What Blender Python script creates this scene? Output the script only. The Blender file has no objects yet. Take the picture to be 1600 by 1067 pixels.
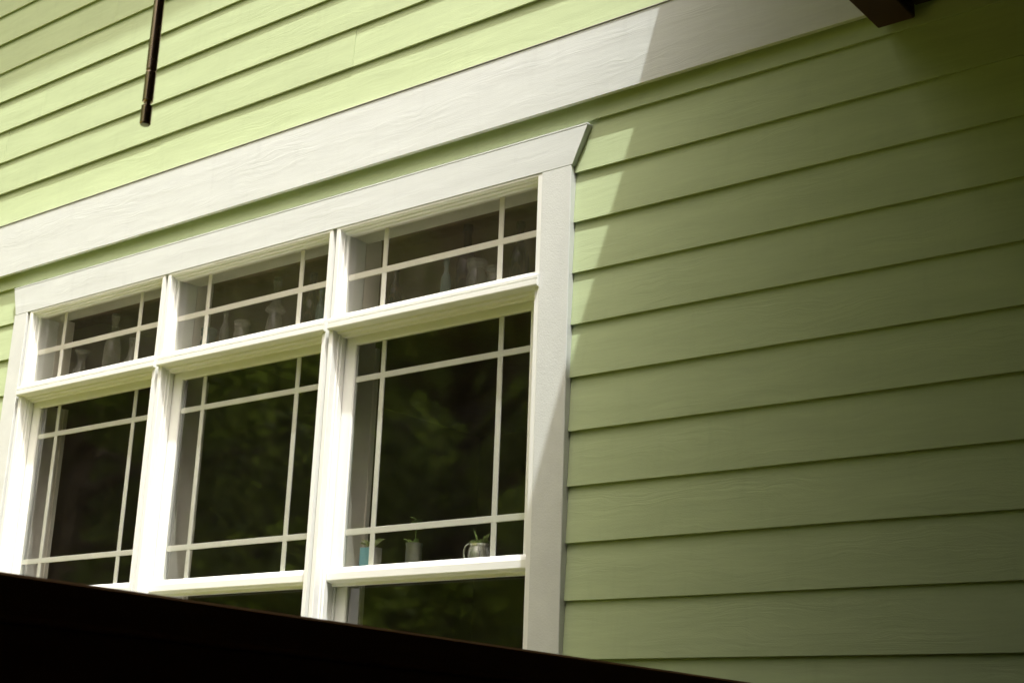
import bpy, bmesh, math, random
from mathutils import Vector, Matrix
import numpy as np

scene = bpy.context.scene
COL = scene.collection

# ------------------------------------------------------------------ camera
cam_d = bpy.data.cameras.new('camera')
cam = bpy.data.objects.new('camera', cam_d)
COL.objects.link(cam)
CAM = Vector((2.6382, -3.5987, -0.2994))
R_ = Vector((0.78679405, 0.61615766, 0.03612296))
U_ = Vector((0.14578401, -0.24238896, 0.9591635))
F_ = Vector((-0.59975174, 0.74939798, 0.28053613))
cam.matrix_world = Matrix(((R_.x, U_.x, -F_.x, CAM.x), (R_.y, U_.y, -F_.y, CAM.y),
                           (R_.z, U_.z, -F_.z, CAM.z), (0, 0, 0, 1)))
cam_d.sensor_width = 36.0
cam_d.sensor_fit = 'HORIZONTAL'
cam_d.lens = 2234.8 / 1600 * 36
cam_d.clip_start = 0.05
cam_d.clip_end = 500
cam_d.dof.use_dof = True
cam_d.dof.focus_distance = 4.5
cam_d.dof.aperture_fstop = 11.0
scene.camera = cam

# ------------------------------------------------------------------ sky, sun, exposure
SUN = Vector((0.303, -0.25, 1.0)).normalized()
world = bpy.data.worlds.new('World')
scene.world = world
world.use_nodes = True
wn = world.node_tree
bg = wn.nodes['Background']
sky = wn.nodes.new('ShaderNodeTexSky')
sky.sky_type = 'NISHITA'
sky.sun_disc = False
sky.sun_elevation = math.asin(SUN.z)
sky.sun_rotation = math.atan2(SUN.x, SUN.y)
sky.air_density = 0.06
sky.dust_density = 9.0
sky.ozone_density = 0.0
wn.links.new(sky.outputs['Color'], bg.inputs['Color'])
bg.inputs['Strength'].default_value = 0.15

sun_d = bpy.data.lights.new('sun', 'SUN')
sun_d.energy = 2.05
sun_d.angle = math.radians(0.55)
sun_d.color = (1.0, 0.998, 0.99)
sun = bpy.data.objects.new('sun', sun_d)
COL.objects.link(sun)
sun.location = (4, -6, 12)
sun.rotation_euler = SUN.to_track_quat('Z', 'Y').to_euler()

vs = scene.view_settings
scene.display_settings.display_device = 'sRGB'
vs.view_transform = 'Standard'
vs.look = 'None'
vs.exposure = 1.36
vs.gamma = 1.0
vs.use_curve_mapping = False
scene.cycles.max_bounces = 10
scene.cycles.transparent_max_bounces = 16
scene.cycles.sample_clamp_indirect = 6.0

# ------------------------------------------------------------------ materials
MATS = {}


def nodes_of(m):
    m.use_nodes = True
    nt = m.node_tree
    b = nt.nodes['Principled BSDF']
    return nt, b


def N(nt, t, **kw):
    n = nt.nodes.new(t)
    for k, v in kw.items():
        setattr(n, k, v)
    return n


def mathn(nt, op, a, b=None):
    n = N(nt, 'ShaderNodeMath', operation=op)
    for i, v in enumerate((a, b)):
        if v is None:
            continue
        if isinstance(v, (int, float)):
            n.inputs[i].default_value = v
        else:
            nt.links.new(v, n.inputs[i])
    return n.outputs[0]


def noise(nt, vec, scale=1.0, detail=2.0, rough=0.5):
    n = N(nt, 'ShaderNodeTexNoise')
    n.inputs['Scale'].default_value = scale
    n.inputs['Detail'].default_value = detail
    n.inputs['Roughness'].default_value = rough
    nt.links.new(vec, n.inputs['Vector'])
    return n.outputs['Fac']


def obj_coords(nt, axis='X'):
    """object coordinates, shifted by a random amount for each object so that no two pieces share their grain"""
    tc = N(nt, 'ShaderNodeTexCoord')
    oi = N(nt, 'ShaderNodeObjectInfo')
    cx = N(nt, 'ShaderNodeCombineXYZ')
    nt.links.new(mathn(nt, 'MULTIPLY', oi.outputs['Random'], 37.0), cx.inputs[0])
    nt.links.new(mathn(nt, 'MULTIPLY', oi.outputs['Random'], 91.0), cx.inputs[1])
    nt.links.new(mathn(nt, 'MULTIPLY', oi.outputs['Random'], 53.0), cx.inputs[2])
    ad = N(nt, 'ShaderNodeVectorMath', operation='ADD')
    nt.links.new(tc.outputs['Object'], ad.inputs[0])
    nt.links.new(cx.outputs[0], ad.inputs[1])
    return ad.outputs[0], oi.outputs['Random']


def ramp(nt, fac, lo, hi, a, b):
    mr = N(nt, 'ShaderNodeMapRange')
    mr.inputs[1].default_value = lo
    mr.inputs[2].default_value = hi
    mr.inputs[3].default_value = a
    mr.inputs[4].default_value = b
    nt.links.new(fac, mr.inputs[0])
    return mr.outputs[0]


def wood_emboss(name, col, rough=0.55, axis='X', depth=0.0007, vary=0.06, spec=0.35, fine=0.25):
    """painted board with an embossed cedar grain running along `axis`"""
    m = bpy.data.materials.new(name)
    nt, b = nodes_of(m)
    vec, rnd = obj_coords(nt)
    sp = N(nt, 'ShaderNodeSeparateXYZ')
    nt.links.new(vec, sp.inputs[0])
    al = sp.outputs['X'] if axis == 'X' else sp.outputs['Z'] if axis == 'Z' else sp.outputs['Y']
    ac = sp.outputs['Z'] if axis in 'XY' else sp.outputs['X']
    # slow wander of the grain lines
    c1 = N(nt, 'ShaderNodeCombineXYZ')
    nt.links.new(mathn(nt, 'MULTIPLY', al, 2.6), c1.inputs[0])
    nt.links.new(mathn(nt, 'MULTIPLY', ac, 9.0), c1.inputs[1])
    wob = noise(nt, c1.outputs[0], 1.0, 3.0, 0.55)
    ac2 = mathn(nt, 'ADD', ac, mathn(nt, 'MULTIPLY', wob, 0.11))
    c2 = N(nt, 'ShaderNodeCombineXYZ')
    nt.links.new(mathn(nt, 'MULTIPLY', al, 5.0), c2.inputs[0])
    nt.links.new(mathn(nt, 'MULTIPLY', ac2, 105.0), c2.inputs[1])
    g1 = noise(nt, c2.outputs[0], 1.0, 2.5, 0.6)
    # patches where the emboss is deep and patches where it is nearly flat
    c3 = N(nt, 'ShaderNodeCombineXYZ')
    nt.links.new(mathn(nt, 'MULTIPLY', al, 1.7), c3.inputs[0])
    nt.links.new(mathn(nt, 'MULTIPLY', ac, 11.0), c3.inputs[1])
    pat = ramp(nt, noise(nt, c3.outputs[0], 1.0, 2.0), 0.40, 0.66, 0.10, 1.0)
    h = mathn(nt, 'MULTIPLY', g1, pat)
    fn = noise(nt, vec, 260.0, 2.0)
    h2 = mathn(nt, 'ADD', h, mathn(nt, 'MULTIPLY', fn, fine))
    bp = N(nt, 'ShaderNodeBump')
    bp.inputs['Strength'].default_value = 1.0
    bp.inputs['Distance'].default_value = depth
    nt.links.new(h2, bp.inputs['Height'])
    nt.links.new(bp.outputs[0], b.inputs['Normal'])
    # colour: slight board to board drift, faint streaking in the grain and a little dust
    hsv = N(nt, 'ShaderNodeHueSaturation')
    hsv.inputs['Color'].default_value = (*col, 1)
    st = noise(nt, c3.outputs[0], 1.7, 4.0, 0.6)
    v = mathn(nt, 'ADD', ramp(nt, rnd, 0, 1, 1 - vary * 0.5, 1 + vary * 0.5), ramp(nt, st, 0.3, 0.7, -vary, vary))
    c4 = N(nt, 'ShaderNodeCombineXYZ')
    nt.links.new(mathn(nt, 'MULTIPLY', al, 16.0), c4.inputs[0])
    nt.links.new(mathn(nt, 'MULTIPLY', ac, 3.0), c4.inputs[1])
    run = noise(nt, c4.outputs[0], 1.0, 5.0, 0.65)
    v = mathn(nt, 'ADD', v, ramp(nt, run, 0.55, 0.8, 0.0, -0.07))
    v2 = mathn(nt, 'ADD', v, ramp(nt, g1, 0.35, 0.7, -0.03, 0.02))
    nt.links.new(v2, hsv.inputs['Value'])
    nt.links.new(hsv.outputs[0], b.inputs['Base Color'])
    b.inputs['Roughness'].default_value = rough
    b.inputs['Specular IOR Level'].default_value = spec
    MATS[name] = m
    return m


def painted(name, col, rough=0.4, bump=0.0002, scale=320.0, vary=0.03, spec=0.4, metal=0.0):
    m = bpy.data.materials.new(name)
    nt, b = nodes_of(m)
    vec, rnd = obj_coords(nt)
    bp = N(nt, 'ShaderNodeBump')
    bp.inputs['Distance'].default_value = bump
    nt.links.new(noise(nt, vec, scale, 3.0, 0.6), bp.inputs['Height'])
    nt.links.new(bp.outputs[0], b.inputs['Normal'])
    hsv = N(nt, 'ShaderNodeHueSaturation')
    hsv.inputs['Color'].default_value = (*col, 1)
    v = mathn(nt, 'ADD', 1.0, ramp(nt, noise(nt, vec, 9.0, 4.0, 0.65), 0.3, 0.7, -vary, vary))
    nt.links.new(v, hsv.inputs['Value'])
    nt.links.new(hsv.outputs[0], b.inputs['Base Color'])
    nt.links.new(ramp(nt, noise(nt, vec, 25.0, 3.0), 0.3, 0.7, rough - 0.06, rough + 0.08), b.inputs['Roughness'])
    b.inputs['Specular IOR Level'].default_value = spec
    b.inputs['Metallic'].default_value = metal
    MATS[name] = m
    return m


def two_tone(name, c1, c2, scale=4.0, rough=0.8, detail=5.0, bump=0.02, bscale=30.0, spec=0.3):
    m = bpy.data.materials.new(name)
    nt, b = nodes_of(m)
    vec, rnd = obj_coords(nt)
    mx = N(nt, 'ShaderNodeMix', data_type='RGBA')
    mx.inputs['A'].default_value = (*c1, 1)
    mx.inputs['B'].default_value = (*c2, 1)
    nt.links.new(ramp(nt, noise(nt, vec, scale, detail, 0.6), 0.35, 0.65, 0, 1), mx.inputs['Factor'])
    nt.links.new(mx.outputs['Result'], b.inputs['Base Color'])
    bp = N(nt, 'ShaderNodeBump')
    bp.inputs['Distance'].default_value = bump
    nt.links.new(noise(nt, vec, bscale, 4.0), bp.inputs['Height'])
    nt.links.new(bp.outputs[0], b.inputs['Normal'])
    b.inputs['Roughness'].default_value = rough
    b.inputs['Specular IOR Level'].default_value = spec
    MATS[name] = m
    return m


def thin_glass(name, tint=(0.93, 0.95, 0.93), ior=1.62, dust=0.02, dustcol=(0.6, 0.55, 0.46), rough=0.0, wav=0.0):
    """a sheet of glass: Fresnel reflection over clear transmission, with a little dust on it"""
    m = bpy.data.materials.new(name)
    m.use_nodes = True
    nt = m.node_tree
    nt.nodes.clear()
    out = N(nt, 'ShaderNodeOutputMaterial')
    vec, rnd = obj_coords(nt)
    tr = N(nt, 'ShaderNodeBsdfTransparent')
    tr.inputs[0].default_value = (*tint, 1)
    gl = N(nt, 'ShaderNodeBsdfGlossy')
    gl.inputs['Roughness'].default_value = rough
    lw = N(nt, 'ShaderNodeLayerWeight')
    lw.inputs['Blend'].default_value = 0.5
    f0 = ((ior - 1) / (ior + 1)) ** 2
    sch = mathn(nt, 'ADD', mathn(nt, 'MULTIPLY', mathn(nt, 'POWER', lw.outputs['Facing'], 5.0), 1 - f0), f0)
    if wav > 0:
        bp = N(nt, 'ShaderNodeBump')
        bp.inputs['Distance'].default_value = wav
        nt.links.new(noise(nt, vec, 5.0, 2.0), bp.inputs['Height'])
        nt.links.new(bp.outputs[0], gl.inputs['Normal'])
    mx = N(nt, 'ShaderNodeMixShader')
    nt.links.new(sch, mx.inputs[0])
    nt.links.new(tr.outputs[0], mx.inputs[1])
    nt.links.new(gl.outputs[0], mx.inputs[2])
    df = N(nt, 'ShaderNodeBsdfDiffuse')
    df.inputs[0].default_value = (*dustcol, 1)
    m2 = N(nt, 'ShaderNodeMixShader')
    nt.links.new(ramp(nt, noise(nt, vec, 14.0, 5.0, 0.65), 0.3, 0.75, dust * 0.4, dust * 1.7), m2.inputs[0])
    nt.links.new(mx.outputs[0], m2.inputs[1])
    nt.links.new(df.outputs[0], m2.inputs[2])
    nt.links.new(m2.outputs[0], out.inputs[0])
    MATS[name] = m
    return m


GREEN = (0.465, 0.555, 0.322)
wood_emboss('siding', GREEN, 0.72, 'X', 0.0011, 0.05, spec=0.14)
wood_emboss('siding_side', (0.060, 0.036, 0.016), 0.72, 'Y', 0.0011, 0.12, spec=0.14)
wood_emboss('trim_board', (0.635, 0.672, 0.645), 0.6, 'X', 0.0011, 0.035, spec=0.2)
painted('trim_rough', (0.650, 0.680, 0.645), 0.65, 0.0008, 190.0, 0.05)
painted('vinyl', (0.82, 0.84, 0.79), 0.36, 0.00001, 200.0, 0.02, 0.45)
painted('muntin_white', (0.82, 0.81, 0.77), 0.45, 0.00006, 200.0, 0.02)
painted('interior_white', (0.74, 0.70, 0.63), 0.6, 0.0001, 80.0, 0.05)
painted('interior_grey', (0.50, 0.50, 0.42), 0.6, 0.0001, 80.0, 0.05)
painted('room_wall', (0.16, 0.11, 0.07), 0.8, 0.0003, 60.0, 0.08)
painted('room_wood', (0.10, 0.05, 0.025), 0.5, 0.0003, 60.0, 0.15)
thin_glass('sash_glass', (0.95, 0.96, 0.94), 1.68, 0.003, rough=0.045, wav=0.0004)
thin_glass('transom_glass', (0.96, 0.96, 0.94), 1.5, 0.020, (0.50, 0.44, 0.34), rough=0.08, wav=0.0006)
thin_glass('clear_bottle', (0.84, 0.86, 0.82), 1.6, 0.11, (0.75, 0.72, 0.65), rough=0.05)
thin_glass('brown_bottle', (0.30, 0.17, 0.08), 1.5, 0.05, (0.3, 0.2, 0.12), rough=0.05)
thin_glass('blue_bottle', (0.40, 0.62, 0.66), 1.5, 0.16, (0.45, 0.55, 0.55), rough=0.05)
wood_emboss('beam_wood', (0.055, 0.020, 0.010), 0.6, 'Y', 0.0012, 0.18)
wood_emboss('rail_wood', (0.15, 0.08, 0.03), 0.75, 'Y', 0.0010, 0.15, spec=0.15)
wood_emboss('door_wood', (0.05, 0.028, 0.014), 0.5, 'Z', 0.0008, 0.15)
wood_emboss('deck_wood', (0.07, 0.04, 0.022), 0.6, 'X', 0.0012, 0.15)
wood_emboss('ceiling_wood', (0.05, 0.028, 0.014), 0.6, 'Y', 0.0008, 0.15)
painted('bronze', (0.50, 0.39, 0.29), 0.26, 0.00002, 60.0, 0.08, 0.5, 0.9)
painted('rod_tip', (0.45, 0.45, 0.38), 0.4, 0.0001, 150.0, 0.05, 0.5, 0.3)
painted('shingle', (0.09, 0.085, 0.08), 0.9, 0.002, 60.0, 0.2)
painted('flashing', (0.45, 0.43, 0.44), 0.4, 0.0002, 90.0, 0.05, 0.5, 0.4)
painted('blue_enamel', (0.20, 0.42, 0.48), 0.35, 0.0001, 90.0, 0.06)
painted('grey_enamel', (0.32, 0.30, 0.30), 0.4, 0.0002, 90.0, 0.1)
painted('pewter', (0.74, 0.73, 0.66), 0.22, 0.0002, 60.0, 0.08, 0.5, 0.75)
painted('galvanised', (0.20, 0.20, 0.17), 0.45, 0.0003, 60.0, 0.15, 0.5, 0.7)
two_tone('leaf_pale', (0.30, 0.36, 0.16), (0.40, 0.44, 0.24), 30.0, 0.5, bump=0.001)
two_tone('leaf_mid', (0.12, 0.19, 0.05), (0.22, 0.28, 0.09), 30.0, 0.5, bump=0.001)
two_tone('soil', (0.03, 0.02, 0.012), (0.06, 0.04, 0.025), 60.0, 0.9, bump=0.004, bscale=120)
two_tone('foliage', (0.06, 0.10, 0.018), (0.14, 0.18, 0.04), 0.9, 0.6, bump=0.0, spec=0.2)
m_ = MATS['foliage']
nt_ = m_.node_tree
tl_ = nt_.nodes.new('ShaderNodeBsdfTranslucent')
tl_.inputs[0].default_value = (0.22, 0.30, 0.04, 1)
ms_ = nt_.nodes.new('ShaderNodeMixShader')
ms_.inputs[0].default_value = 0.55
nt_.links.new(nt_.nodes['Principled BSDF'].outputs[0], ms_.inputs[1])
nt_.links.new(tl_.outputs[0], ms_.inputs[2])
nt_.links.new(ms_.outputs[0], nt_.nodes['Material Output'].inputs[0])
two_tone('bark', (0.07, 0.05, 0.035), (0.13, 0.10, 0.07), 7.0, 0.9, bump=0.03, bscale=20)
two_tone('lawn', (0.055, 0.08, 0.02), (0.10, 0.12, 0.035), 1.4, 0.9, bump=0.02, bscale=60)
two_tone('paving', (0.13, 0.125, 0.020), (0.17, 0.16, 0.030), 2.0, 0.85, bump=0.003, bscale=50)
two_tone('wood_hill', (0.03, 0.05, 0.012), (0.07, 0.09, 0.025), 0.5, 0.9, bump=0.4, bscale=1.2)


# ------------------------------------------------------------------ mesh helpers
def tag(o, label=None, cat=None, group=None, kind=None):
    if label: o['label'] = label
    if cat: o['category'] = cat
    if group: o['group'] = group
    if kind: o['kind'] = kind
    return o


def empty(name, loc, label=None, cat=None, group=None, kind=None):
    o = bpy.data.objects.new(name, None)
    o.empty_display_size = 0.1
    o.location = loc
    COL.objects.link(o)
    return tag(o, label, cat, group, kind)


WORLD_LOC = {}


def wloc(o):
    v = Vector((0, 0, 0))
    while o is not None:
        v += o.location
        o = o.parent
    return v


def mesh_obj(name, verts, faces, mat, parent=None, smooth=False, origin=None):
    """verts in world space; the object's origin is put at the piece's own centre"""
    vs_ = [Vector(v) for v in verts]
    if origin is None:
        lo = Vector((min(v.x for v in vs_), min(v.y for v in vs_), min(v.z for v in vs_)))
        hi = Vector((max(v.x for v in vs_), max(v.y for v in vs_), max(v.z for v in vs_)))
        origin = (lo + hi) / 2
        origin.z = lo.z
    me = bpy.data.meshes.new(name)
    me.from_pydata([tuple(v - origin) for v in vs_], [], faces)
    bm = bmesh.new()
    bm.from_mesh(me)
    bmesh.ops.recalc_face_normals(bm, faces=bm.faces)
    bm.to_mesh(me)
    bm.free()
    if smooth:
        for p in me.polygons:
            p.use_smooth = True
    if mat:
        me.materials.append(MATS[mat])
    o = bpy.data.objects.new(name, me)
    COL.objects.link(o)
    if parent is not None:
        o.parent = parent
        o.location = origin - wloc(parent)
    else:
        o.location = origin
    return o


class MB:
    """collects several closed pieces of ONE part"""
    def __init__(self):
        self.v, self.f = [], []

    def add(self, verts, faces):
        k = len(self.v)
        self.v += [tuple(v) for v in verts]
        self.f += [tuple(i + k for i in f) for f in faces]
        return self

    def box(self, x0, x1, y0, y1, z0, z1, bev=0.0):
        if bev <= 0:
            v = [(x, y, z) for x in (x0, x1) for y in (y0, y1) for z in (z0, z1)]
            f = [(0, 1, 3, 2), (4, 6, 7, 5), (0, 4, 5, 1), (2, 3, 7, 6), (0, 2, 6, 4), (1, 5, 7, 3)]
            return self.add(v, f)
        bm = bmesh.new()
        bmesh.ops.create_cube(bm, size=1.0)
        for q in bm.verts:
            q.co = Vector((x0 + (q.co.x + .5) * (x1 - x0), y0 + (q.co.y + .5) * (y1 - y0), z0 + (q.co.z + .5) * (z1 - z0)))
        bmesh.ops.bevel(bm, geom=bm.edges[:], offset=bev, segments=1, affect='EDGES')
        bm.verts.ensure_lookup_table()
        bm.verts.index_update()
        self.add([q.co.copy() for q in bm.verts], [tuple(q.index for q in fc.verts) for fc in bm.faces])
        bm.free()
        return self

    def prism_x(self, prof, x0, x1, dx0=None, dx1=None):
        """profile of (y, z) swept along x; dx0/dx1 = per-point shifts of the two ends (mitres, splays)"""
        n = len(prof)
        v = [(x0 + (dx0[i] if dx0 else 0), y, z) for i, (y, z) in enumerate(prof)]
        v += [(x1 + (dx1[i] if dx1 else 0), y, z) for i, (y, z) in enumerate(prof)]
        f = [(i, (i + 1) % n, (i + 1) % n + n, i + n) for i in range(n)]
        f += [tuple(range(n)), tuple(range(2 * n - 1, n - 1, -1))]
        return self.add(v, f)

    def prism_z(self, prof, z0, z1):
        n = len(prof)
        v = [(x, y, z0) for x, y in prof] + [(x, y, z1) for x, y in prof]
        f = [(i, (i + 1) % n, (i + 1) % n + n, i + n) for i in range(n)]
        f += [tuple(range(n)), tuple(range(2 * n - 1, n - 1, -1))]
        return self.add(v, f)

    def prism_y(self, prof, y0, y1):
        n = len(prof)
        v = [(x, y0, z) for x, z in prof] + [(x, y1, z) for x, z in prof]
        f = [(i, (i + 1) % n, (i + 1) % n + n, i + n) for i in range(n)]
        f += [tuple(range(n)), tuple(range(2 * n - 1, n - 1, -1))]
        return self.add(v, f)

    def lathe(self, prof, cx, cy, cz, seg=20):
        n = len(prof)
        v = []
        for r, z in prof:
            for k in range(seg):
                a = 2 * math.pi * k / seg
                v.append((cx + r * math.cos(a), cy + r * math.sin(a), cz + z))
        f = []
        for i in range(n - 1):
            for k in range(seg):
                f.append((i * seg + k, i * seg + (k + 1) % seg, (i + 1) * seg + (k + 1) % seg, (i + 1) * seg + k))
        f.append(tuple(reversed(range(seg))))
        f.append(tuple(range((n - 1) * seg, n * seg)))
        return self.add(v, f)

    def tube(self, pts, radii, seg=8):
        rings = []
        v = []
        n = len(pts)
        pts = [Vector(q) for q in pts]
        for i, q in enumerate(pts):
            d = (pts[min(i + 1, n - 1)] - pts[max(i - 1, 0)]).normalized()
            a = d.orthogonal().normalized() if i == 0 else (self._a - d * self._a.dot(d)).normalized()
            self._a = a
            b = d.cross(a)
            for k in range(seg):
                t = 2 * math.pi * k / seg
                v.append(q + (a * math.cos(t) + b * math.sin(t)) * radii[i])
        f = []
        for i in range(n - 1):
            for k in range(seg):
                f.append((i * seg + k, i * seg + (k + 1) % seg, (i + 1) * seg + (k + 1) % seg, (i + 1) * seg + k))
        f.append(tuple(reversed(range(seg))))
        f.append(tuple(range((n - 1) * seg, n * seg)))
        return self.add(v, f)

    def build(self, name, mat, parent=None, smooth=False, origin=None):
        o = mesh_obj(name, self.v, self.f, mat, parent, smooth, origin)
        if smooth:
            md = o.modifiers.new('edges', 'EDGE_SPLIT')
            md.split_angle = math.radians(40)
        return o


rng = random.Random(11)

# ------------------------------------------------------------------ ground and surroundings
GZ = -1.75          # lawn level
DZ = -1.12          # porch deck level
g = MB()
nx = 30
xs = [-140 + 280 * i / nx for i in range(nx + 1)]
v = [(x, y, GZ + 0.15 * math.sin(x * .05) * math.cos(y * .06) * min(1, (abs(x) + abs(y)) / 30)) for y in xs for x in xs]
f = [(j * (nx + 1) + i, j * (nx + 1) + i + 1, (j + 1) * (nx + 1) + i + 1, (j + 1) * (nx + 1) + i) for j in range(nx) for i in range(nx)]
tag(mesh_obj('lawn', v, f, 'lawn', origin=Vector((0, 0, GZ))), kind='structure')

# unseen patio added to bounce yellow light onto the wall, each slab a piece
path = empty('bounce_patio', (-6, -6.5, GZ), kind='structure')
for i in range(17):
    for j in range(15):
        x0 = -14.5 + i * 0.9
        y0 = -14.0 + j * 0.9
        MB().box(x0 + .006, x0 + .892, y0 + .006, y0 + .892, GZ - .02, GZ + .03 + rng.uniform(-.003, .003), .006).build('paving_slab', 'paving', path)

# wooded hillside added behind the trees to hide sky from the panes
hv, hf = [], []
NA, NR = 90, 10
hr = random.Random(5)
for j in range(NR + 1):
    for i in range(NA + 1):
        a = math.radians(130 + 260 * i / NA)
        r = 40 + 2.6 * j
        h = GZ - .2 + 27 * math.sin(min(1, j / (NR * .75)) * math.pi / 2) * (0.8 + .2 * math.sin(a * 5)) + (hr.uniform(-1, 1) * 1.1 if 0 < j else 0)
        hv.append((r * math.cos(a), r * math.sin(a), h))
for j in range(NR):
    for i in range(NA):
        hf.append((j * (NA + 1) + i, j * (NA + 1) + i + 1, (j + 1) * (NA + 1) + i + 1, (j + 1) * (NA + 1) + i))
tag(mesh_obj('sky_screen_hillside', hv, hf, 'wood_hill', smooth=True, origin=Vector((0, 0, GZ))), kind='structure')

# ------------------------------------------------------------------ the house
S = 0.1778          # exposure of the siding
T = 0.0102          # butt thickness
house = empty('house', (-1.6, 0.0, GZ), 'pale green house with white trimmed lap siding and a triple window', 'house')
WX0, WX1 = -3.128, -0.122          # rough opening of the triple window
WZ0, WZ1 = -0.62, 1.6245
XL, XR = -8.0, 3.4
EZ = 5.36                           # soffit height

# sheathing behind the siding (a frame round the window opening)
for (x0, x1, z0, z1) in ((XL, WX0 + .02, GZ, EZ), (WX1 - .02, XR, GZ, EZ), (WX0 + .02, WX1 - .02, WZ1, EZ), (WX0 + .02, WX1 - .02, GZ, WZ0)):
    MB().box(x0, x1, T + .008, .12, z0, z1).build('sheathing', 'room_wood', house)


def lap(x0, x1, zb, expo, top=None, right_cut=None):
    """one lap board: bottom edge at zb standing proud, its face leaning back under the board above"""
    zt = zb + expo + 0.004 if top is None else top
    back = T * (zt - zb) / S
    prof = [(0.0006, zb), (0.0, zb + .0008), (back, zt), (back + T * .62, zt), (T * .62, zb)]
    j = rng.uniform(-.0006, .0006)
    prof = [(y + j, z) for y, z in prof]
    nseg = max(1, int((x1 - x0) / .45))
    n_ = len(prof)
    vv_, ff_ = [], []
    for q_ in range(nseg + 1):
        dz, dy = (rng.uniform(-.0009, .0009), rng.uniform(-.0007, .0007))
        for y, z in prof:
            vv_.append((x0 + (x1 - x0) * q_ / nseg, y + dy, z + (dz if z < zb + .01 else 0)))
    for q_ in range(nseg):
        for i_ in range(n_):
            a_, b_ = q_ * n_ + i_, q_ * n_ + (i_ + 1) % n_
            ff_.append((a_, b_, b_ + n_, a_ + n_))
    ff_ += [tuple(range(n_)), tuple(range((nseg + 1) * n_ - 1, nseg * n_ - 1, -1))]
    return mesh_obj('siding_board', vv_, ff_, 'siding', house)


CX0, CX1 = -3.232, 0.0              # outer edges of the casings
# lower courses, k = index above the course line at z = 0
k = -10
while True:
    zb = k * S
    if zb > 1.80:
        break
    top = None
    if k == 10:
        top = 1.90
    if k == 10:
        # the course between the head casing and the belly band
        for a, b in ((XL, -4.2), (-4.198, CX0 - .9), (CX0 - .898, -0.043), (-0.0415, XR)):
            lap(a, b, zb, S, top)
    elif zb + S < WZ0 - .1:
        jx = -1.6 + (k % 3) * .9
        lap(XL, jx - .001, zb, S)
        lap(jx + .001, XR, zb, S)
    else:
        lap(XL, CX0 - .7 - (k % 3) * 1.1, zb, S)
        lap(CX0 - .698 - (k % 3) * 1.1, CX0 - .001, zb, S)
        lap(CX1 + .001, XR, zb, S)
    k += 1
# upper courses above the belly band
ZU = 2.3142
lap(XL, -2.3, 2.116, ZU - 2.116)
lap(-2.298, 1.32, 2.116, ZU - 2.116)
lap(1.322, XR, 2.116, ZU - 2.116)
for j in range(18):
    zb = ZU + j * S
    if zb > EZ - .02:
        break
    jx = {0: -1.105, 1: 0.1, 2: -3.278, 3: -.5, 4: .9}.get(j, -1.105 + ((j * 7) % 5) * .75 - 1.5)
    top = EZ if zb + S > EZ else None
    lap(XL, jx - 3.66, zb, S, top)
    lap(jx - 3.658, jx - .001, zb, S, top)
    lap(jx + .0006, XR, zb, S, top)

# belly band: two long boards, with flashing on top
BF = -0.028
for a, b in ((XL, -4.9), (-4.8985, XR)):
    bd = MB().box(a, b, BF, BF + .016, 1.8435, 2.111, .0015).build('belly_band', 'trim_board', house)
    MB().box(a, b, BF + .0162, T + .006, 1.8565, 2.110).build('furring_strip', 'siding', bd)
    MB().box(a, b, BF - .003, T + .004, 2.1118, 2.1138).build('flashing', 'flashing', bd)

# head casing with splayed ends, and its drip cap
hc = MB()
zb_, zt_ = 1.6245, 1.757
prof = [(-.0185, zb_), (-.02, zb_ + .0015), (-.02, zt_ - .0015), (-.0185, zt_), (T + .006, zt_), (T + .006, zb_)]
hw = [0, .001, .060, .0615, .0615, 0]
head = hc.prism_x(prof, -3.224, 0.003, [-q * .65 for q in hw], hw).build('head_casing', 'trim_board', house)
MB().box(-3.264, .0645, -.0208, T + .004, zt_ + .0008, zt_ + .0065, .0008).build('drip_cap', 'trim_board', head)

# side casings
MB().box(WX1 + .0006, CX1, -.02, T + .006, WZ0 - .06, zb_ - .0008, .0018).build('side_casing', 'trim_rough', house)
MB().box(CX0, WX0 - .0006, -.02, T + .006, WZ0 - .06, zb_ - .0008, .0018).build('side_casing', 'trim_rough', house)
# sill under the window (below what the railing leaves in view)
MB().prism_x([(-.05, WZ0 - .03), (-.05, WZ0 - .002), (.12, WZ0 + .012), (.12, WZ0 - .06), (-.04, WZ0 - .06)], CX0 - .03, CX1 + .03).build('window_sill', 'trim_board', house)

# ---- three window units, each with a transom light over a double hung window
HALF = 0.4719                       # half the clear opening between the frames
FW = 0.0198                         # frame face each side (two of them make a mullion)
PITCH = 1.0019
CENTRES = [-2.6166, -1.6147, -0.6128]
FF = -0.0175                        # front of the frames
ZBAR0, ZBAR1 = 1.2170, 1.2585       # transom bar face
TG = 0.029                          # transom glass
UG = 0.054                          # upper sash glass
LG = 0.094                          # lower sash glass

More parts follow.
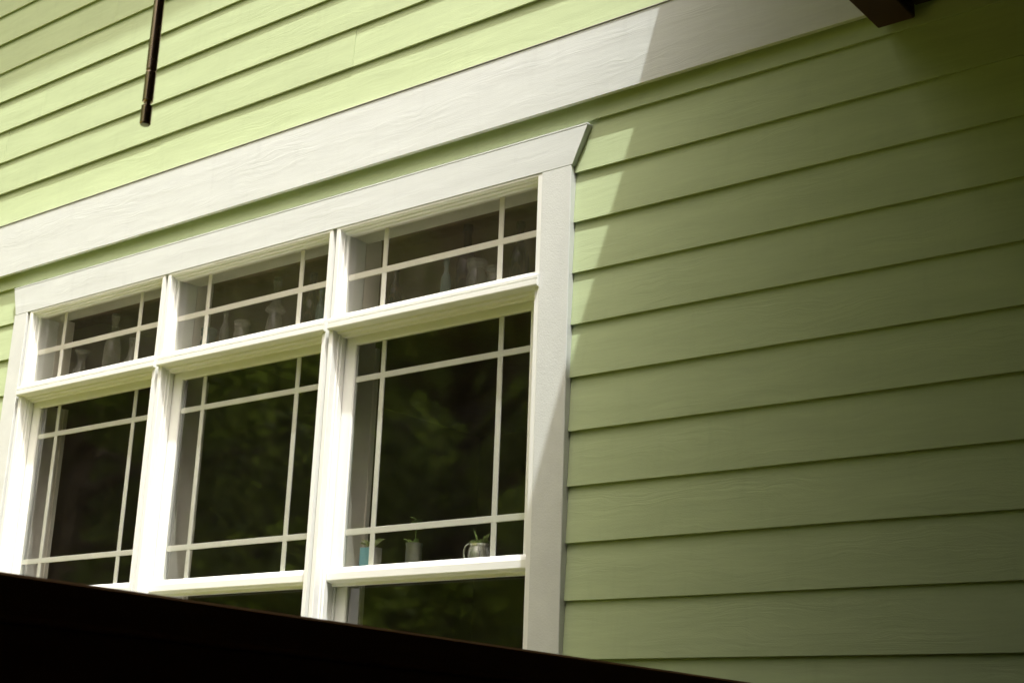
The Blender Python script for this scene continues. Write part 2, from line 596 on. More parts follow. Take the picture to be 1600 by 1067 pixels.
for ci, xc in enumerate(CENTRES):
    xl, xr = xc - HALF, xc + HALF
    # ---------------- transom
    tw = MB()
    for s, xe in ((-1, xl), (1, xr)):
        # frame jamb: face, reveal, two steps and the glazing bead
        pr = [(xe + s * (FW - .0004), FF), (xe + s * .0015, FF), (xe, FF + .0015), (xe, .004), (xe - s * .004, .006),
              (xe - s * .004, .018), (xe - s * .0115, .022), (xe - s * .0115, .040), (xe + s * .004, .040), (xe + s * .004, .13), (xe + s * (FW - .0004), .13)]
        tw.prism_z(pr, ZBAR1 - .012, 1.6235)
    tw.prism_x([(FF, 1.6230), (FF, 1.6165), (FF + .002, 1.6145), (-.002, 1.6125), (-.001, 1.6080), (.012, 1.6060), (.014, 1.6010),
                (.040, 1.5985), (.040, 1.6230)], xl - .002, xr + .002)
    transom = tw.build('transom_window', 'vinyl', house)
    # sloping transom bar, continuous across the unit
    bx0 = xl - FW + .0008 if ci else xl - FW - .006
    bx1 = xr + FW - .0008
    prb = [(-.030, ZBAR0 + .002), (-.0315, ZBAR0 + .005), (-.0315, ZBAR0 + .020), (-.0275, ZBAR0 + .022), (-.0275, ZBAR0 + .026), (-.029, ZBAR0 + .028),
           (-.029, ZBAR1 - .003), (-.027, ZBAR1), (.000, ZBAR1 + .006), (.002, ZBAR1 + .014), (.016, ZBAR1 + .017), (.018, ZBAR1 + .028), (.040, ZBAR1 + .030), (.120, ZBAR1 + .010),
           (.120, 1.205), (.046, 1.200), (.0435, 1.196), (.026, 1.197), (.022, 1.205), (.004, 1.207), (.002, 1.214), (-.026, ZBAR0)]
    MB().prism_x(prb, bx0, bx1).build('transom_bar', 'vinyl', transom)
    gz0, gz1 = ZBAR1 + .02, 1.604
    MB().box(xl + .006, xr - .006, TG, TG + .0012, gz0, gz1).build('pane', 'transom_glass', transom)
    for dx in (-.2765, .2765):
        MB().box(xc + dx - .0105, xc + dx + .0105, TG + .003, TG + .009, gz0 + .004, gz1, .001).build('muntin', 'muntin_white', transom)
    MB().box(xl + .008, xr - .008, TG + .0026, TG + .0096, 1.4325 - .0115, 1.4325 + .0115, .001).build('muntin', 'muntin_white', transom)
    # interior jamb box behind the transom
    MB().box(xl - .012, xl - .002, .131, .215, ZBAR1, 1.627).build('inner_jamb', 'interior_white', transom)
    MB().box(xr + .002, xr + .012, .131, .215, ZBAR1, 1.627).build('inner_jamb', 'interior_white', transom)
    MB().box(xl - .0015, xr + .0015, .0405, .138, 1.606, 1.6235).build('inner_head', 'interior_grey', transom)

    # ---------------- double hung window
    wf = MB()
    ztop = 1.2075
    for s, xe in ((-1, xl), (1, xr)):
        pr = [(xe + s * (FW - .0004), FF), (xe + s * .0015, FF), (xe, FF + .0015), (xe, .010), (xe - s * .005, .012), (xe - s * .005, .022),
              (xe - s * .010, .024), (xe - s * .010, .043), (xe + s * .004, .044), (xe + s * .004, .080), (xe - s * .006, .081), (xe - s * .006, .086), (xe + s * .004, .087),
              (xe + s * .004, .13), (xe + s * (FW - .0004), .13)]
        wf.prism_z(pr, WZ0, ZBAR0 - .0006)
    wf.prism_x([(FF, WZ0), (FF, WZ0 + .02), (.12, WZ0 + .045), (.12, WZ0)], xl - .002, xr + .002)
    win = wf.build('window', 'vinyl', house)
    gx0, gx1 = xc - .409, xc + .409
    zt, zb, zr0 = 1.1655, .3395, .288
    # upper (outer) sash
    for s, xe, ge in ((-1, xl + .001, gx0), (1, xr - .001, gx1)):
        pr = [(xe, .047), (ge + s * .004, .047), (ge, .051), (ge, .064), (ge + s * .006, .074), (xe, .074)]
        MB().prism_z(pr, zr0 + .001, 1.205).build('stile', 'vinyl', win)
    MB().prism_x([(.0474, 1.2045), (.0474, zt + .004), (.051, zt), (.064, zt), (.073, zt + .006), (.073, 1.2045)], gx0 - .004, gx1 + .004).build('top_rail', 'vinyl', win)
    MB().prism_x([(.032, zr0 + .002), (.030, zr0 + .006), (.030, zr0 + .030), (.0335, zr0 + .040), (.046, zb - .002), (.051, zb), (.064, zb), (.078, zb - .006),
                  (.078, zr0 - .014), (.058, zr0 - .014), (.056, zr0 - .004), (.034, zr0)], xl + .0115, xr - .0115).build('meeting_rail', 'vinyl', win)
    MB().box(gx0 - .003, gx1 + .003, UG, UG + .0012, zb - .003, zt + .003).build('pane', 'sash_glass', win)
    for dx in (-.2755, .2755):
        MB().box(xc + dx - .0108, xc + dx + .0108, UG + .0032, UG + .009, zb, zt, .001).build('muntin', 'muntin_white', win)
    for zz in (1.033, .4645):
        MB().box(gx0, gx1, UG + .0028, UG + .0096, zz - .0112, zz + .0112, .001).build('muntin', 'muntin_white', win)
    # lower (inner) sash
    for s, xe in ((-1, xl + .001), (1, xr - .001)):
        ge = xe - s * .056
        pr = [(xe, .0885), (ge + s * .004, .0885), (ge, .092), (ge, .104), (ge + s * .008, .114), (xe, .114)]
        MB().prism_z(pr, WZ0 + .05, .325).build('stile', 'vinyl', win)
    MB().box(xl + .05, xr - .05, .0890, .1135, .280, .324, .002).build('top_rail', 'vinyl', win)
    MB().box(xl + .05, xr - .05, .0890, .1135, WZ0 + .047, WZ0 + .115, .002).build('bottom_rail', 'vinyl', win)
    MB().box(xl + .052, xr - .052, LG + .004, LG + .0052, WZ0 + .11, .284).build('pane', 'sash_glass', win)
    # interior jambs and stops beside the glass
    for s, xe in ((-1, xl), (1, xr)):
        a, b = sorted((xe + s * .002, xe + s * .012))
        MB().box(a, b, .131, .215, WZ0, 1.203).build('inner_jamb', 'interior_white', win)
        a, b = sorted((xe + s * .002, xe - s * .014))
        MB().box(a, b, .116, .1305, WZ0, 1.203).build('inner_stop', 'interior_white', win)
        a, b = sorted((xe + s * .0105, xe - s * .006))
        MB().box(a, b, .2155, .234, WZ0, 1.203).build('inner_trim', 'interior_white', win)

# ---- the room behind
room = empty('room', (-1.6, 2.2, DZ), kind='structure')
RX0, RX1, RY1, RZ1 = -4.2, 1.2, 4.6, 2.05
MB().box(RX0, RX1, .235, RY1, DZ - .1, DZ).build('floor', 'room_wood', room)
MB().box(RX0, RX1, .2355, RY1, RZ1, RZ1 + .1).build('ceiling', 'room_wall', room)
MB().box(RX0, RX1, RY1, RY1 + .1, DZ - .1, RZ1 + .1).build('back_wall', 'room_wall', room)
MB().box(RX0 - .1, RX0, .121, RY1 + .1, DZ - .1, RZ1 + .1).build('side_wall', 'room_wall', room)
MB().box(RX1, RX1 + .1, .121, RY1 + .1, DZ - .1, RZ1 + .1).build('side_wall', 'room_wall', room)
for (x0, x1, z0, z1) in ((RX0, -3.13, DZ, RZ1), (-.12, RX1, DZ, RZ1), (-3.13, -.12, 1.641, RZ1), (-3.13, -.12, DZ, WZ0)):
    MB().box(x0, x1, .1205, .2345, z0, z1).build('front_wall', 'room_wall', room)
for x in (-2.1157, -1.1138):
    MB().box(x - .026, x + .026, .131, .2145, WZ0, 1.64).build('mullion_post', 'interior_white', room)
# dark timber header seen through the transoms
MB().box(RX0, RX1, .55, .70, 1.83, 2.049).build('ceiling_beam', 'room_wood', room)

# ---- the rest of the house: gable walls, eave and roof
MB().box(XL, XR, .12, .2, RZ1 + .16, EZ).build('upper_wall', 'room_wall', house)
MB().box(XL - .1, XL, 0, 9, GZ, EZ).build('gable_wall', 'trim_rough', house)
MB().box(XR + .3, XR + .4, 0.02, 9, GZ, EZ).build('gable_wall', 'trim_rough', house)
MB().box(XL, XR + .3, 9, 9.1, GZ, EZ).build('rear_wall', 'trim_rough', house)
OV = 0.60
MB().box(XL - .4, XR + .8, -OV + .02, .2, EZ, EZ + .02).build('soffit', 'trim_rough', house)
MB().box(XL - .4, XR + .8, -OV, -OV + .0195, EZ - .02, EZ + .2).build('fascia', 'trim_board', house)
MB().prism_x([(-OV - .03, EZ + .2), (4.5, EZ + 3.4), (9.7, EZ + .2), (9.7, EZ + .1), (4.5, EZ + 3.3), (-OV - .03, EZ + .12)], XL - .45, XR + .85).build('roof', 'shingle', house)

# ---- unseen dark wing added right of the porch to keep light off its wall
wing = empty('shading_wing', (3.45, -2.4, GZ), 'dark brown stained lap sided wing added out of view to darken the porch', 'house')
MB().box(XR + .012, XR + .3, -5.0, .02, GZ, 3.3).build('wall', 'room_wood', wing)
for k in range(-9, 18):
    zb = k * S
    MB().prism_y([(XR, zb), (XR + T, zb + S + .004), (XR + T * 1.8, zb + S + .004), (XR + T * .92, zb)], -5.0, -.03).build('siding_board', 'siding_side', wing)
MB().box(1.25, XR + .01, -5.0, -4.8, GZ, 2.94).build('front_wall', 'room_wood', wing)  # unseen wall added to shut front light out of the porch
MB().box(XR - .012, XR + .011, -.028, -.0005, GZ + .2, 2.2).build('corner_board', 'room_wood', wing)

# ------------------------------------------------------------------ the porch
CZ = 2.95           # porch ceiling
EX = 0.303 * (CZ + .29) - 0.285   # left edge of the porch roof: its shadow falls down the wall
porch = empty('porch_roof', (1.9, -2.3, DZ), 'dark timber porch roof with a reddish brown beam at the green wall', 'porch roof')
PY = -4.7
n = 24
w_ = (XR - EX - .02) / n
for i in range(n):
    x0 = EX + .02 + i * w_
    MB().box(x0 + .002, x0 + w_ - .002, PY, -.032, CZ, CZ + .02).build('ceiling_plank', 'ceiling_wood', porch)
for i in range(18):  # second, lower ceiling added to darken the wall right of the beam
    x0 = 1.2225 + i * .12
    MB().box(x0 + .002, x0 + .118, -4.33, -.032, 1.825, 1.845).build('ceiling_plank', 'ceiling_wood', porch)
MB().prism_x([(-.031, CZ + .021), (PY - .1, CZ + .021), (PY - .1, CZ + .05), (-.031, CZ + .30)], EX + .02, XR - .001).build('roof_deck', 'shingle', porch)
MB().prism_x([(-.031, CZ - .005), (PY - .1, CZ - .005), (PY - .1, CZ + .06), (-.031, CZ + .31)], EX, EX + .0195).build('fascia', 'beam_wood', porch)
MB().box(1.106, 1.221, -4.45, BF - .0015, 1.786, 2.06, .004).build('beam', 'beam_wood', porch)
MB().box(1.112, 1.215, -4.44, BF - .0015, 2.0605, CZ - .001).build('gable_panel', 'beam_wood', porch)
MB().box(1.2225, XR - .001, -4.45, -4.34, 1.847, CZ - .001, .004).build('beam', 'beam_wood', porch)
MB().box(1.106, 1.221, -4.451, -4.336, DZ + .001, 1.785, .004).build('post', 'beam_wood', porch)

deck = empty('porch_floor', (2.1, -2.3, DZ), kind='structure')
for i in range(34):
    y1 = -.012 - i * .14
    MB().box(.86, XR - .012, y1 - .135, y1, DZ - .03, DZ, .003).build('deck_board', 'deck_wood', deck)
MB().box(.90, .94, PY, -.012, GZ - .05, DZ - .031).build('skirt_board', 'deck_wood', deck)
MB().box(.941, XR - .02, PY, PY + .04, GZ - .05, DZ - .031).build('skirt_board', 'deck_wood', deck)

# light blocker shaped as an open door, added just past the right edge
door = empty('shading_door', (1.60, -.04, DZ), 'dark brown panelled door added out of view to darken the porch wall', 'door')
dd = Vector((.40, -.917, 0)).normalized()
dn = Vector((dd.y, -dd.x, 0))


def door_part(name, a0, a1, t0, t1, z0, z1, mat='door_wood'):
    mb = MB().box(a0, a1, t0, t1, z0, z1, .003)
    o = Vector((1.60, -.04, 0))
    mb.v = [tuple(o + dd * x + dn * y + Vector((0, 0, z))) for x, y, z in mb.v]
    return mb.build(name, mat, door)


door_part('stile', 0, .11, -.02, .02, DZ + .02, 1.0)
door_part('stile', .75, .86, -.02, .02, DZ + .02, 1.0)
for z0, z1 in ((DZ + .02, DZ + .22), (DZ + 1.0, DZ + 1.12), (.88, 1.0)):
    door_part('rail', .1105, .7495, -.02, .02, z0, z1)
for z0, z1 in ((DZ + .21, DZ + 1.01), (DZ + 1.11, .89)):
    door_part('panel', .105, .755, -.008, .008, z0, z1)
door_part('handle', .78, .81, .0205, .07, DZ + .98, DZ + 1.01, 'bronze')

# railing: the dark bar that crosses the bottom of the picture
rail = empty('porch_railing', (1.0, -2.2, DZ), 'nearly black timber porch railing crossing in front of the window', 'railing')


def sheared(name, x0, x1, y0, y1, z0, z1, mat, parent, bev=.0):
    """a rail with the small fall towards the wall that the real one has"""
    mb = MB().box(x0, x1, y0, y1, z0, z1, bev)
    mb.v = [(x, y, z - (y + 2.6) * .0085) for x, y, z in mb.v]
    return mb.build(name, mat, parent)


RT = -0.0985
sheared('top_rail', .90, 1.041, -4.33, BF - .001, RT - .055, RT, 'rail_wood', rail, .004)
sheared('sub_rail', .955, .995, -4.33, BF - .001, RT - .20, RT - .0555, 'rail_wood', rail, .003)
sheared('bottom_rail', .955, .995, -4.33, BF - .001, DZ + .14, DZ + .20, 'rail_wood', rail, .003)
for i in range(36):
    y = -.15 - i * .115
    MB().box(.958, .992, y - .017, y + .017, DZ + .19 - (y + 2.6) * .0085, RT - .2 - (y + 2.6) * .0085 + .002).build('baluster', 'rail_wood', rail)

# ------------------------------------------------------------------ rod hanging from the porch roof edge
RXX, RYY = 0.672, -2.2
rod = empty('hanging_rod', (RXX, RYY, CZ), 'slim dark bronze metal rod hanging down in front of the green siding', 'rod')


def rodz(py):
    """height on the rod that corresponds to a point along it (measured from the lower tip upwards)"""
    return 0.7515 + (193 - py) * (0.9425 - 0.7515) / 193 * 1.13


r0 = .0093
MB().lathe([(r0 * .93, 0), (r0 * 1.04, .0012), (r0 * 1.04, .0024), (r0 * 1.04, .0330), (r0 * 1.04, .0345), (r0 * .9, .036)], RXX, RYY, 0.7515, 24).build('end_cap', 'bronze', rod, True)
MB().lathe([(r0 * .86, 0), (r0 * .86, .0012)], RXX, RYY, 0.7500, 24).build('cap_face', 'rod_tip', rod)
MB().lathe([(r0 * .62, 0), (r0 * .62, .008)], RXX, RYY, 0.7870, 24).build('neck', 'bronze', rod, True)
MB().lathe([(r0 * .93, 0), (r0 * 1.02, .0012), (r0 * 1.02, .0024), (r0 * 1.02, .0555), (r0 * 1.02, .0568), (r0 * .94, .058)], RXX, RYY, 0.7945, 24).build('lower_tube', 'bronze', rod, True)
MB().lathe([(r0 * .86, 0), (r0 * .86, .003)], RXX, RYY, 0.8524, 24).build('joint', 'bronze', rod, True)
MB().lathe([(r0 * .97, 0), (r0 * 1.03, .0012), (r0 * 1.03, .0024), (r0 * 1.03, CZ - .8575 - .014), (r0 * 1.03, CZ - .8575 - .012), (r0 * 2.6, CZ - .8575 - .010), (r0 * 2.6, CZ - .8575 - .0015)], RXX, RYY, 0.8552, 24).build('upper_tube', 'bronze', rod, True)

# ------------------------------------------------------------------ shelves, bottles and pots inside the windows
for ci, xc in enumerate(CENTRES):
    side = ('leftmost', 'middle', 'rightmost')[ci]
    b = MB().box(xc - .46, xc + .46, .1215, .232, 1.247, 1.262, .002).build('window_shelf', 'interior_white')
    tag(b, 'pale shelf of glass bottles inside the %s transom window' % side, 'shelf', 'bottle shelves inside the transoms')
SH = 1.2622
BOTTLES = {
    'flask': [(.030, 0), (.036, .006), (.036, .03), (.026, .075), (.014, .11), (.012, .15), (.017, .158), (.017, .166), (.013, .168)],
    'carafe': [(.030, 0), (.040, .008), (.042, .05), (.034, .09), (.020, .125), (.018, .15), (.030, .185), (.032, .188), (.028, .186)],
    'tall': [(.028, 0), (.032, .006), (.032, .15), (.026, .175), (.013, .205), (.012, .255), (.016, .258), (.016, .27), (.012, .272)],
    'jar': [(.030, 0), (.034, .005), (.034, .10), (.028, .115), (.028, .125), (.033, .127), (.033, .145), (.028, .147)],
    'bell': [(.036, 0), (.040, .008), (.038, .03), (.030, .10), (.022, .14), (.036, .15), (.034, .158), (.018, .175), (.013, .22), (.015, .25), (.017, .262), (.012, .266)],
    'slim': [(.018, 0), (.021, .005), (.021, .13), (.016, .15), (.009, .165), (.009, .195), (.012, .198), (.012, .208), (.009, .209)],
}


def bottle(kind, bay, dx, mat, label, sc=1.0, y=.172):
    prof = [(r * sc, z * sc) for r, z in BOTTLES[kind]]
    root = empty('glass_bottle', (CENTRES[bay] + dx, y, SH), label, 'bottle', 'glass bottles on the transom shelves')
    MB().lathe(prof, CENTRES[bay] + dx, y, SH, 18).build('bottle_body', mat, root, True)
    rt, zt2 = prof[-1]
    MB().lathe([(rt * .95, 0), (rt * 1.25, .002), (rt * 1.25, .011), (rt * .8, .013)], CENTRES[bay] + dx, y, SH + zt2 - .001, 14).build('stopper', mat, root, True)


for bay, dx, kind, mat, sc, y, label in (
        (0, -.323, 'carafe', 'clear_bottle', 1.0, .175, 'wide mouthed clear glass carafe in the leftmost transom window'),
        (0, -.10, 'tall', 'clear_bottle', 1.2, .178, 'tall cloudy glass bottle near the middle of the leftmost transom window'),
        (0, .053, 'flask', 'clear_bottle', 1.12, .175, 'cone shaped clear flask beside the right muntin of the leftmost transom'),
        (1, -.425, 'jar', 'blue_bottle', 1.0, .175, 'teal glass jar at the left end of the middle transom window'),
        (1, -.313, 'slim', 'clear_bottle', 1.0, .165, 'slim clear bottle left of centre in the middle transom window'),
        (1, -.215, 'jar', 'clear_bottle', 1.0, .175, 'short clear jar beside the slim bottle in the middle transom'),
        (1, -.02, 'bell', 'clear_bottle', 1.15, .178, 'bell shaped clear decanter near the right muntin of the middle transom'),
        (1, .19, 'tall', 'brown_bottle', 1.05, .18, 'tall brown bottle in the right hand lights of the middle transom'),
        (1, .262, 'slim', 'blue_bottle', 1.0, .165, 'slim bluish bottle at the right end of the middle transom'),
        (2, -.35, 'tall', 'brown_bottle', .85, .175, 'dark brown bottle beside the left muntin of the rightmost transom'),
        (2, -.010, 'tall', 'brown_bottle', 1.22, .192, 'tall dark bottle near the middle of the rightmost transom'),
        (2, -.072, 'slim', 'blue_bottle', .95, .150, 'slim pale blue bottle in front of the tall dark one'),
        (2, .062, 'jar', 'clear_bottle', 1.15, .165, 'clear jar just right of the tall dark bottle in the rightmost transom'),
        (2, .142, 'jar', 'clear_bottle', .9, .172, 'small clear jar left of the right muntin of the rightmost transom'),
        (2, .25, 'tall', 'brown_bottle', 1.05, .178, 'dark bottle in the right hand lights of the rightmost transom')):
    bottle(kind, bay, dx, mat, label, sc, y)

# shelf with potted plants behind the meeting rail of the right hand window
PS = .334
tag(MB().box(CENTRES[2] - .470, CENTRES[2] + .470, .1315, .2145, PS - .012, PS, .002).build('plant_shelf', 'interior_white'),
    'white shelf behind the rightmost window carrying three small potted plants', 'shelf')


def leaf(mb, base, tip, width, droop=.0):
    """a small pointed leaf with a folded midrib"""
    base, tip = Vector(base), Vector(tip)
    d = tip - base
    side = d.cross(Vector((0, 0, 1)))
    if side.length < 1e-4:
        side = Vector((1, 0, 0))
    side = side.normalized() * width
    up = side.cross(d).normalized() * width * .35
    m1 = base + d * .35
    m2 = base + d * .7 - Vector((0, 0, droop * .4))
    tip = tip - Vector((0, 0, droop))
    vv = [base, m1 + side + up, m2 + side * .8 + up, tip, m2 - side * .8 + up, m1 - side + up, m1, m2]
    mb.add(vv, [(0, 1, 6), (1, 2, 7, 6), (2, 3, 7), (3, 4, 7), (4, 5, 6, 7), (5, 0, 6)])


lr = random.Random(4)
PYY = .173


def potted(x, label):
    return empty('potted_plant', (x, PYY, PS), label, 'plant', 'potted plants on the window shelf')


def px_x(dx):
    return CENTRES[2] + dx


# small square tin with a blue face and broad drooping leaves
x = px_x(-.388)
p1 = potted(x, 'small blue tin with pale broad leaves, leftmost on the window shelf')
s = .027
t_ = s * 1.05
H1 = .090
vv = [(x - s, PYY - s, PS), (x + s, PYY - s, PS), (x + s, PYY + s, PS), (x - s, PYY + s, PS),
      (x - t_, PYY - t_, PS + H1), (x + t_, PYY - t_, PS + H1), (x + t_, PYY + t_, PS + H1), (x - t_, PYY + t_, PS + H1)]
mesh_obj('tin', vv, [(0, 3, 2, 1), (0, 1, 5, 4), (1, 2, 6, 5), (2, 3, 7, 6), (3, 0, 4, 7), (4, 5, 6, 7)], 'grey_enamel', p1)
MB().box(x - s * .98, x + s * .98, PYY - t_ - .0022, PYY - t_ - .0004, PS + .004, PS + H1 - .003).build('blue_face', 'blue_enamel', p1)
mb = MB()
for a, L, up, wd in ((2.9, .062, .040, .020), (3.5, .050, .050, .018), (3.9, .055, .030, .017), (2.2, .040, .044, .016), (.3, .062, .048, .020), (-.3, .058, .036, .019),
                     (.9, .045, .042, .016), (5.1, .042, .036, .016), (4.5, .040, .022, .014), (1.6, .035, .050, .015)):
    b0 = (x + math.cos(a) * .008, PYY + math.sin(a) * .008, PS + H1 - .002)
    leaf(mb, b0, (x + math.cos(a) * L, PYY + math.sin(a) * L * .6, PS + H1 + up), wd, .018)
mb.build('leaves', 'leaf_pale', p1)

# grey mug with a thin plant
x = px_x(-.178)
p2 = potted(x, 'small grey metal mug with a thin leafy sprig, between the tin and the jug')
MB().lathe([(.028, 0), (.030, .003), (.029, .084), (.031, .087), (.031, .093), (.025, .091)], x, PYY, PS, 20).build('mug', 'galvanised', p2, True)
mb = MB()
for i in range(12):
    a = lr.uniform(0, 6.28)
    L = lr.uniform(.02, .045)
    zz = PS + .090
    leaf(mb, (x + .012 * math.cos(a), PYY + .012 * math.sin(a), zz), (x - .012 + math.cos(a) * L, PYY + math.sin(a) * L * .7, zz + lr.uniform(.008, .028)), .009, .006)
mb.tube([(x + .004, PYY, PS + .085), (x + .006, PYY, PS + .13), (x + .008, PYY + .002, PS + .172)], [.0022, .0018, .0012], 6)
for i in range(13):
    a = i * 2.4
    L = lr.uniform(.022, .040)
    zz = PS + .140 + .0030 * i
    leaf(mb, (x + .007, PYY, zz), (x + .007 + math.cos(a) * L, PYY + math.sin(a) * L * .7, zz + lr.uniform(-.002, .018)), .009, .003)
mb.build('leaves', 'leaf_mid', p2)

# pewter jug with succulents
x = px_x(.124)
p3 = potted(x, 'shiny pewter sugar bowl with a curved handle and succulents, rightmost on the window shelf')
MB().lathe([(.030, 0), (.037, .006), (.0405, .026), (.039, .046), (.034, .060), (.0335, .064), (.036, .068), (.037, .072), (.031, .071)], x, PYY, PS, 26).build('bowl', 'pewter', p3, True)
hp = []
for i in range(11):
    a = math.radians(-80 + 190 * i / 10)
    hp.append((x - .044 - .022 * math.cos(a), PYY - .004, PS + .046 + .030 * math.sin(a)))
MB().tube(hp, [.0030] * 11, 8).build('handle', 'pewter', p3, True)
mb = MB()
for c_ in ((-.014, .0), (.015, -.008), (.003, .013), (-.022, -.007), (.021, .010)):
    for i in range(9):
        a = i * 2.399
        L = .008 + .0016 * i
        zz = PS + .070
        leaf(mb, (x + c_[0], PYY + c_[1], zz), (x + c_[0] + math.cos(a) * L, PYY + c_[1] + math.sin(a) * L, zz + .020 - .0013 * i), .006, 0)
leaf(mb, (x + .002, PYY - .014, PS + .072), (x - .020, PYY - .015, PS + .128), .0045, 0)
leaf(mb, (x + .004, PYY - .014, PS + .072), (x - .002, PYY - .020, PS + .108), .0065, 0)
leaf(mb, (x + .02, PYY, PS + .072), (x + .048, PYY - .003, PS + .112), .009, .004)
leaf(mb, (x + .02, PYY, PS + .072), (x + .020, PYY - .003, PS + .104), .009, .002)
mb.build('leaves', 'leaf_mid', p3)


# ------------------------------------------------------------------ trees that the panes mirror
def tree_meshes(seed, h, r, nleaf):
    q = random.Random(seed)
    mb = MB()
    pts = [(0, 0, -.3), (q.uniform(-.1, .1), q.uniform(-.1, .1), h * .25), (q.uniform(-.3, .3), q.uniform(-.3, .3), h * .5), (q.uniform(-.5, .5), q.uniform(-.5, .5), h * .85)]
    mb.tube(pts, [.26, .19, .13, .03], 8)
    clumps = []
    for i in range(34):
        a = i * 2.4 + q.uniform(-.5, .5)
        zz = h * (.10 + .84 * (i + .5) / 34 + q.uniform(-.03, .03))
        prof_r = math.sin(min(1, max(.05, (zz / h))) ** .8 * math.pi * .93) ** .6
        rr = r * prof_r * q.uniform(.55, 1.0)
        t = min(1, zz / h)
        base = Vector(pts[1]).lerp(Vector(pts[3]), max(0, t - .2) * .9)
        tip = Vector((math.cos(a) * rr, math.sin(a) * rr, zz + q.uniform(.0, .4)))
        mb.tube([base, base.lerp(tip, .5) + Vector((0, 0, .15)), tip], [.06, .04, .015], 5)
        clumps.append((tip, r * q.uniform(.20, .32)))
        if i % 2 == 0:
            clumps.append((base.lerp(tip, .55), r * q.uniform(.18, .28)))
    clumps.append((Vector((0, 0, h * .94)), r * .25))
    nr = np.random.default_rng(seed)
    cc = np.array([tuple(c) for c, _ in clumps])
    rr_ = np.array([q_ for _, q_ in clumps])
    idx = np.arange(nleaf) % len(clumps)
    d = nr.normal(size=(nleaf, 3))
    d /= np.linalg.norm(d, axis=1)[:, None]
    pos = cc[idx] + d * (rr_[idx] * (.45 + .6 * nr.uniform(0, 1, nleaf) ** .6))[:, None] * np.array([1, 1, .62])
    a1 = nr.normal(size=(nleaf, 3))
    a1 /= np.linalg.norm(a1, axis=1)[:, None]
    a2 = np.cross(a1, nr.normal(size=(nleaf, 3)))
    a2 /= np.linalg.norm(a2, axis=1)[:, None]
    sz = nr.uniform(.03, .065, nleaf)[:, None]
    V = np.stack([pos + a1 * sz, pos + a2 * sz * .6, pos - a1 * sz, pos - a2 * sz * .6], 1).reshape(-1, 3)
    me = bpy.data.meshes.new('crown')
    me.from_pydata(V.tolist(), [], np.arange(4 * nleaf).reshape(-1, 4).tolist())
    me.materials.append(MATS['foliage'])
    mt = bpy.data.meshes.new('trunk')
    mt.from_pydata(mb.v, [], mb.f)
    mt.materials.append(MATS['bark'])
    return mt, me


TM = [tree_meshes(s_, 9.0, 3.0, 42000) for s_ in (3, 8, 21)]
SPOTS = [(-6.5, -13.5, 1.0, 'leafy tree mirrored in the right window pane, nearest the porch'),
         (-10.5, -14.0, 1.1, 'tall leafy tree second from the porch across the lawn'),
         (-14.5, -12.5, 1.0, 'leafy tree third from the porch across the lawn'),
         (-18.0, -11.0, 1.15, 'broad leafy tree fourth from the porch across the lawn'),
         (-22.0, -9.0, 1.1, 'leafy tree fifth from the porch across the lawn'),
         (-2.5, -15.0, 1.05, 'leafy tree standing straight out from the window'),
         (2.5, -15.5, 1.1, 'leafy tree standing straight out from the porch'),
         (-8.5, -3.6, 1.2, 'leafy tree added nearest the house, off its left end'),  # added to cut low sky light from the left; left pane mirrors it
         (-8.0, -8.6, 1.15, 'leafy tree second from the house, off its left end'),
         (-15.0, -4.5, 1.4, 'very tall tree behind the two nearest the house'),
         (-9.0, -19.0, 1.45, 'very tall tree in the back row nearest the porch'),
         (-15.0, -18.0, 1.5, 'very tall tree in the middle of the back row'),
         (-21.5, -15.5, 1.5, 'very tall tree third in the back row'),
         (-26.5, -11.0, 1.5, 'very tall tree at the far end of the back row'),
         (-3.0, -20.5, 1.45, 'very tall tree in the back row beyond the porch')]
for i, (x, y, sc, lab) in enumerate(SPOTS):
    t = empty('leafy_tree', (x, y, GZ), lab, 'tree', 'trees across the lawn')
    mt, me = TM[i % 3]
    for nm, m_ in (('trunk', mt), ('crown', me)):
        o = bpy.data.objects.new(nm, m_)
        COL.objects.link(o)
        o.parent = t
    t.scale = (sc, sc, sc)
    t.rotation_euler.z = i * 1.3

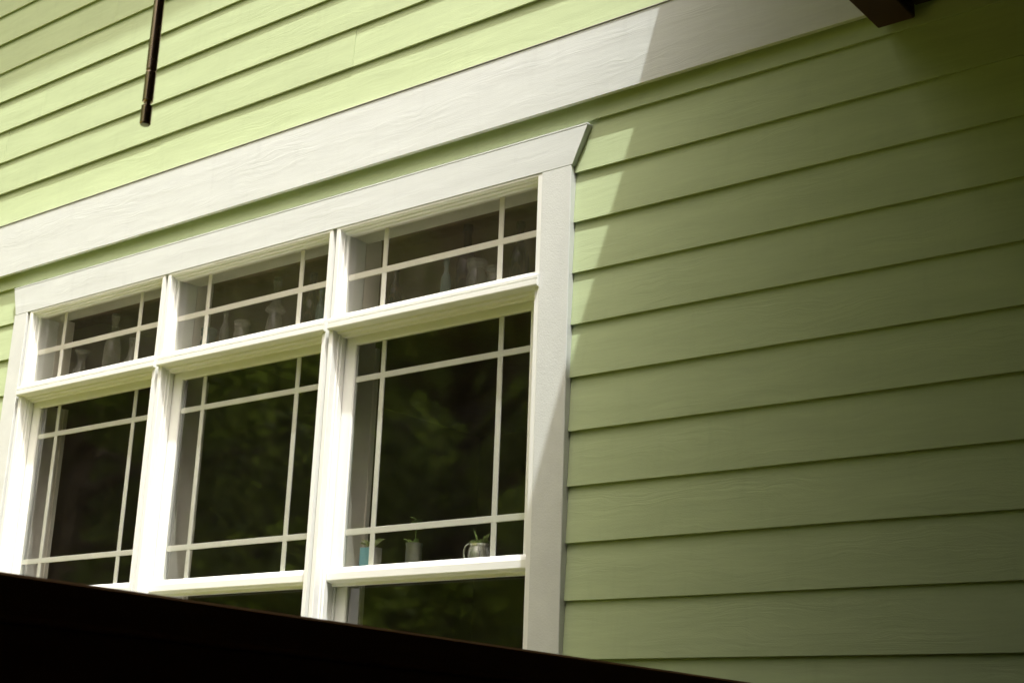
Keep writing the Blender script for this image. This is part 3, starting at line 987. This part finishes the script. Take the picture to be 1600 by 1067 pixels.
# ------------------------------------------------------------------ unseen shrubs added outside the porch to block light off the ground
sr = np.random.default_rng(77)
ns = 9000
d = sr.normal(size=(ns, 3))
d /= np.linalg.norm(d, axis=1)[:, None]
lump = 1 + .12 * np.sin(d[:, 0] * 7 + 1) * np.cos(d[:, 1] * 6) + .08 * np.sin(d[:, 2] * 9)
pos = d * (lump * (.55 + .45 * sr.uniform(0, 1, ns) ** .5))[:, None] * np.array([.62, .62, .76]) + np.array([0, 0, .78])
a1 = sr.normal(size=(ns, 3))
a1 /= np.linalg.norm(a1, axis=1)[:, None]
a2 = np.cross(a1, sr.normal(size=(ns, 3)))
a2 /= np.linalg.norm(a2, axis=1)[:, None]
sz = sr.uniform(.018, .038, ns)[:, None]
V = np.stack([pos + a1 * sz, pos + a2 * sz * .6, pos - a1 * sz, pos - a2 * sz * .6], 1).reshape(-1, 3)
shrub_leaves = bpy.data.meshes.new('foliage')
shrub_leaves.from_pydata(V.tolist(), [], np.arange(4 * ns).reshape(-1, 4).tolist())
shrub_leaves.materials.append(MATS['foliage'])
mb = MB()
for k in range(5):
    a = k * 1.26
    mb.tube([(.05 * math.cos(a), .05 * math.sin(a), -.05), (.15 * math.cos(a), .15 * math.sin(a), .4), (.35 * math.cos(a), .35 * math.sin(a), .95)], [.02, .015, .006], 6)
shrub_stems = bpy.data.meshes.new('stems')
shrub_stems.from_pydata(mb.v, [], mb.f)
shrub_stems.materials.append(MATS['bark'])
for i, (y, lab) in enumerate(((-.85, 'rounded leafy shrub added beside the porch to block ground light, nearest the wall'), (-1.9, 'rounded leafy shrub added beside the porch to block ground light, second from the wall'),
                              (-2.95, 'rounded leafy shrub added beside the porch to block ground light, third from the wall'), (-4.0, 'rounded leafy shrub added beside the porch to block ground light, farthest from the wall'))):
    t = empty('blocker_shrub', (.12, y, GZ), lab, 'shrub', 'added light blocking shrubs along the porch')
    t.rotation_euler.z = i * 1.9
    for nm, m_ in (('stems', shrub_stems), ('foliage', shrub_leaves)):
        o = bpy.data.objects.new(nm, m_)
        COL.objects.link(o)
        o.parent = t
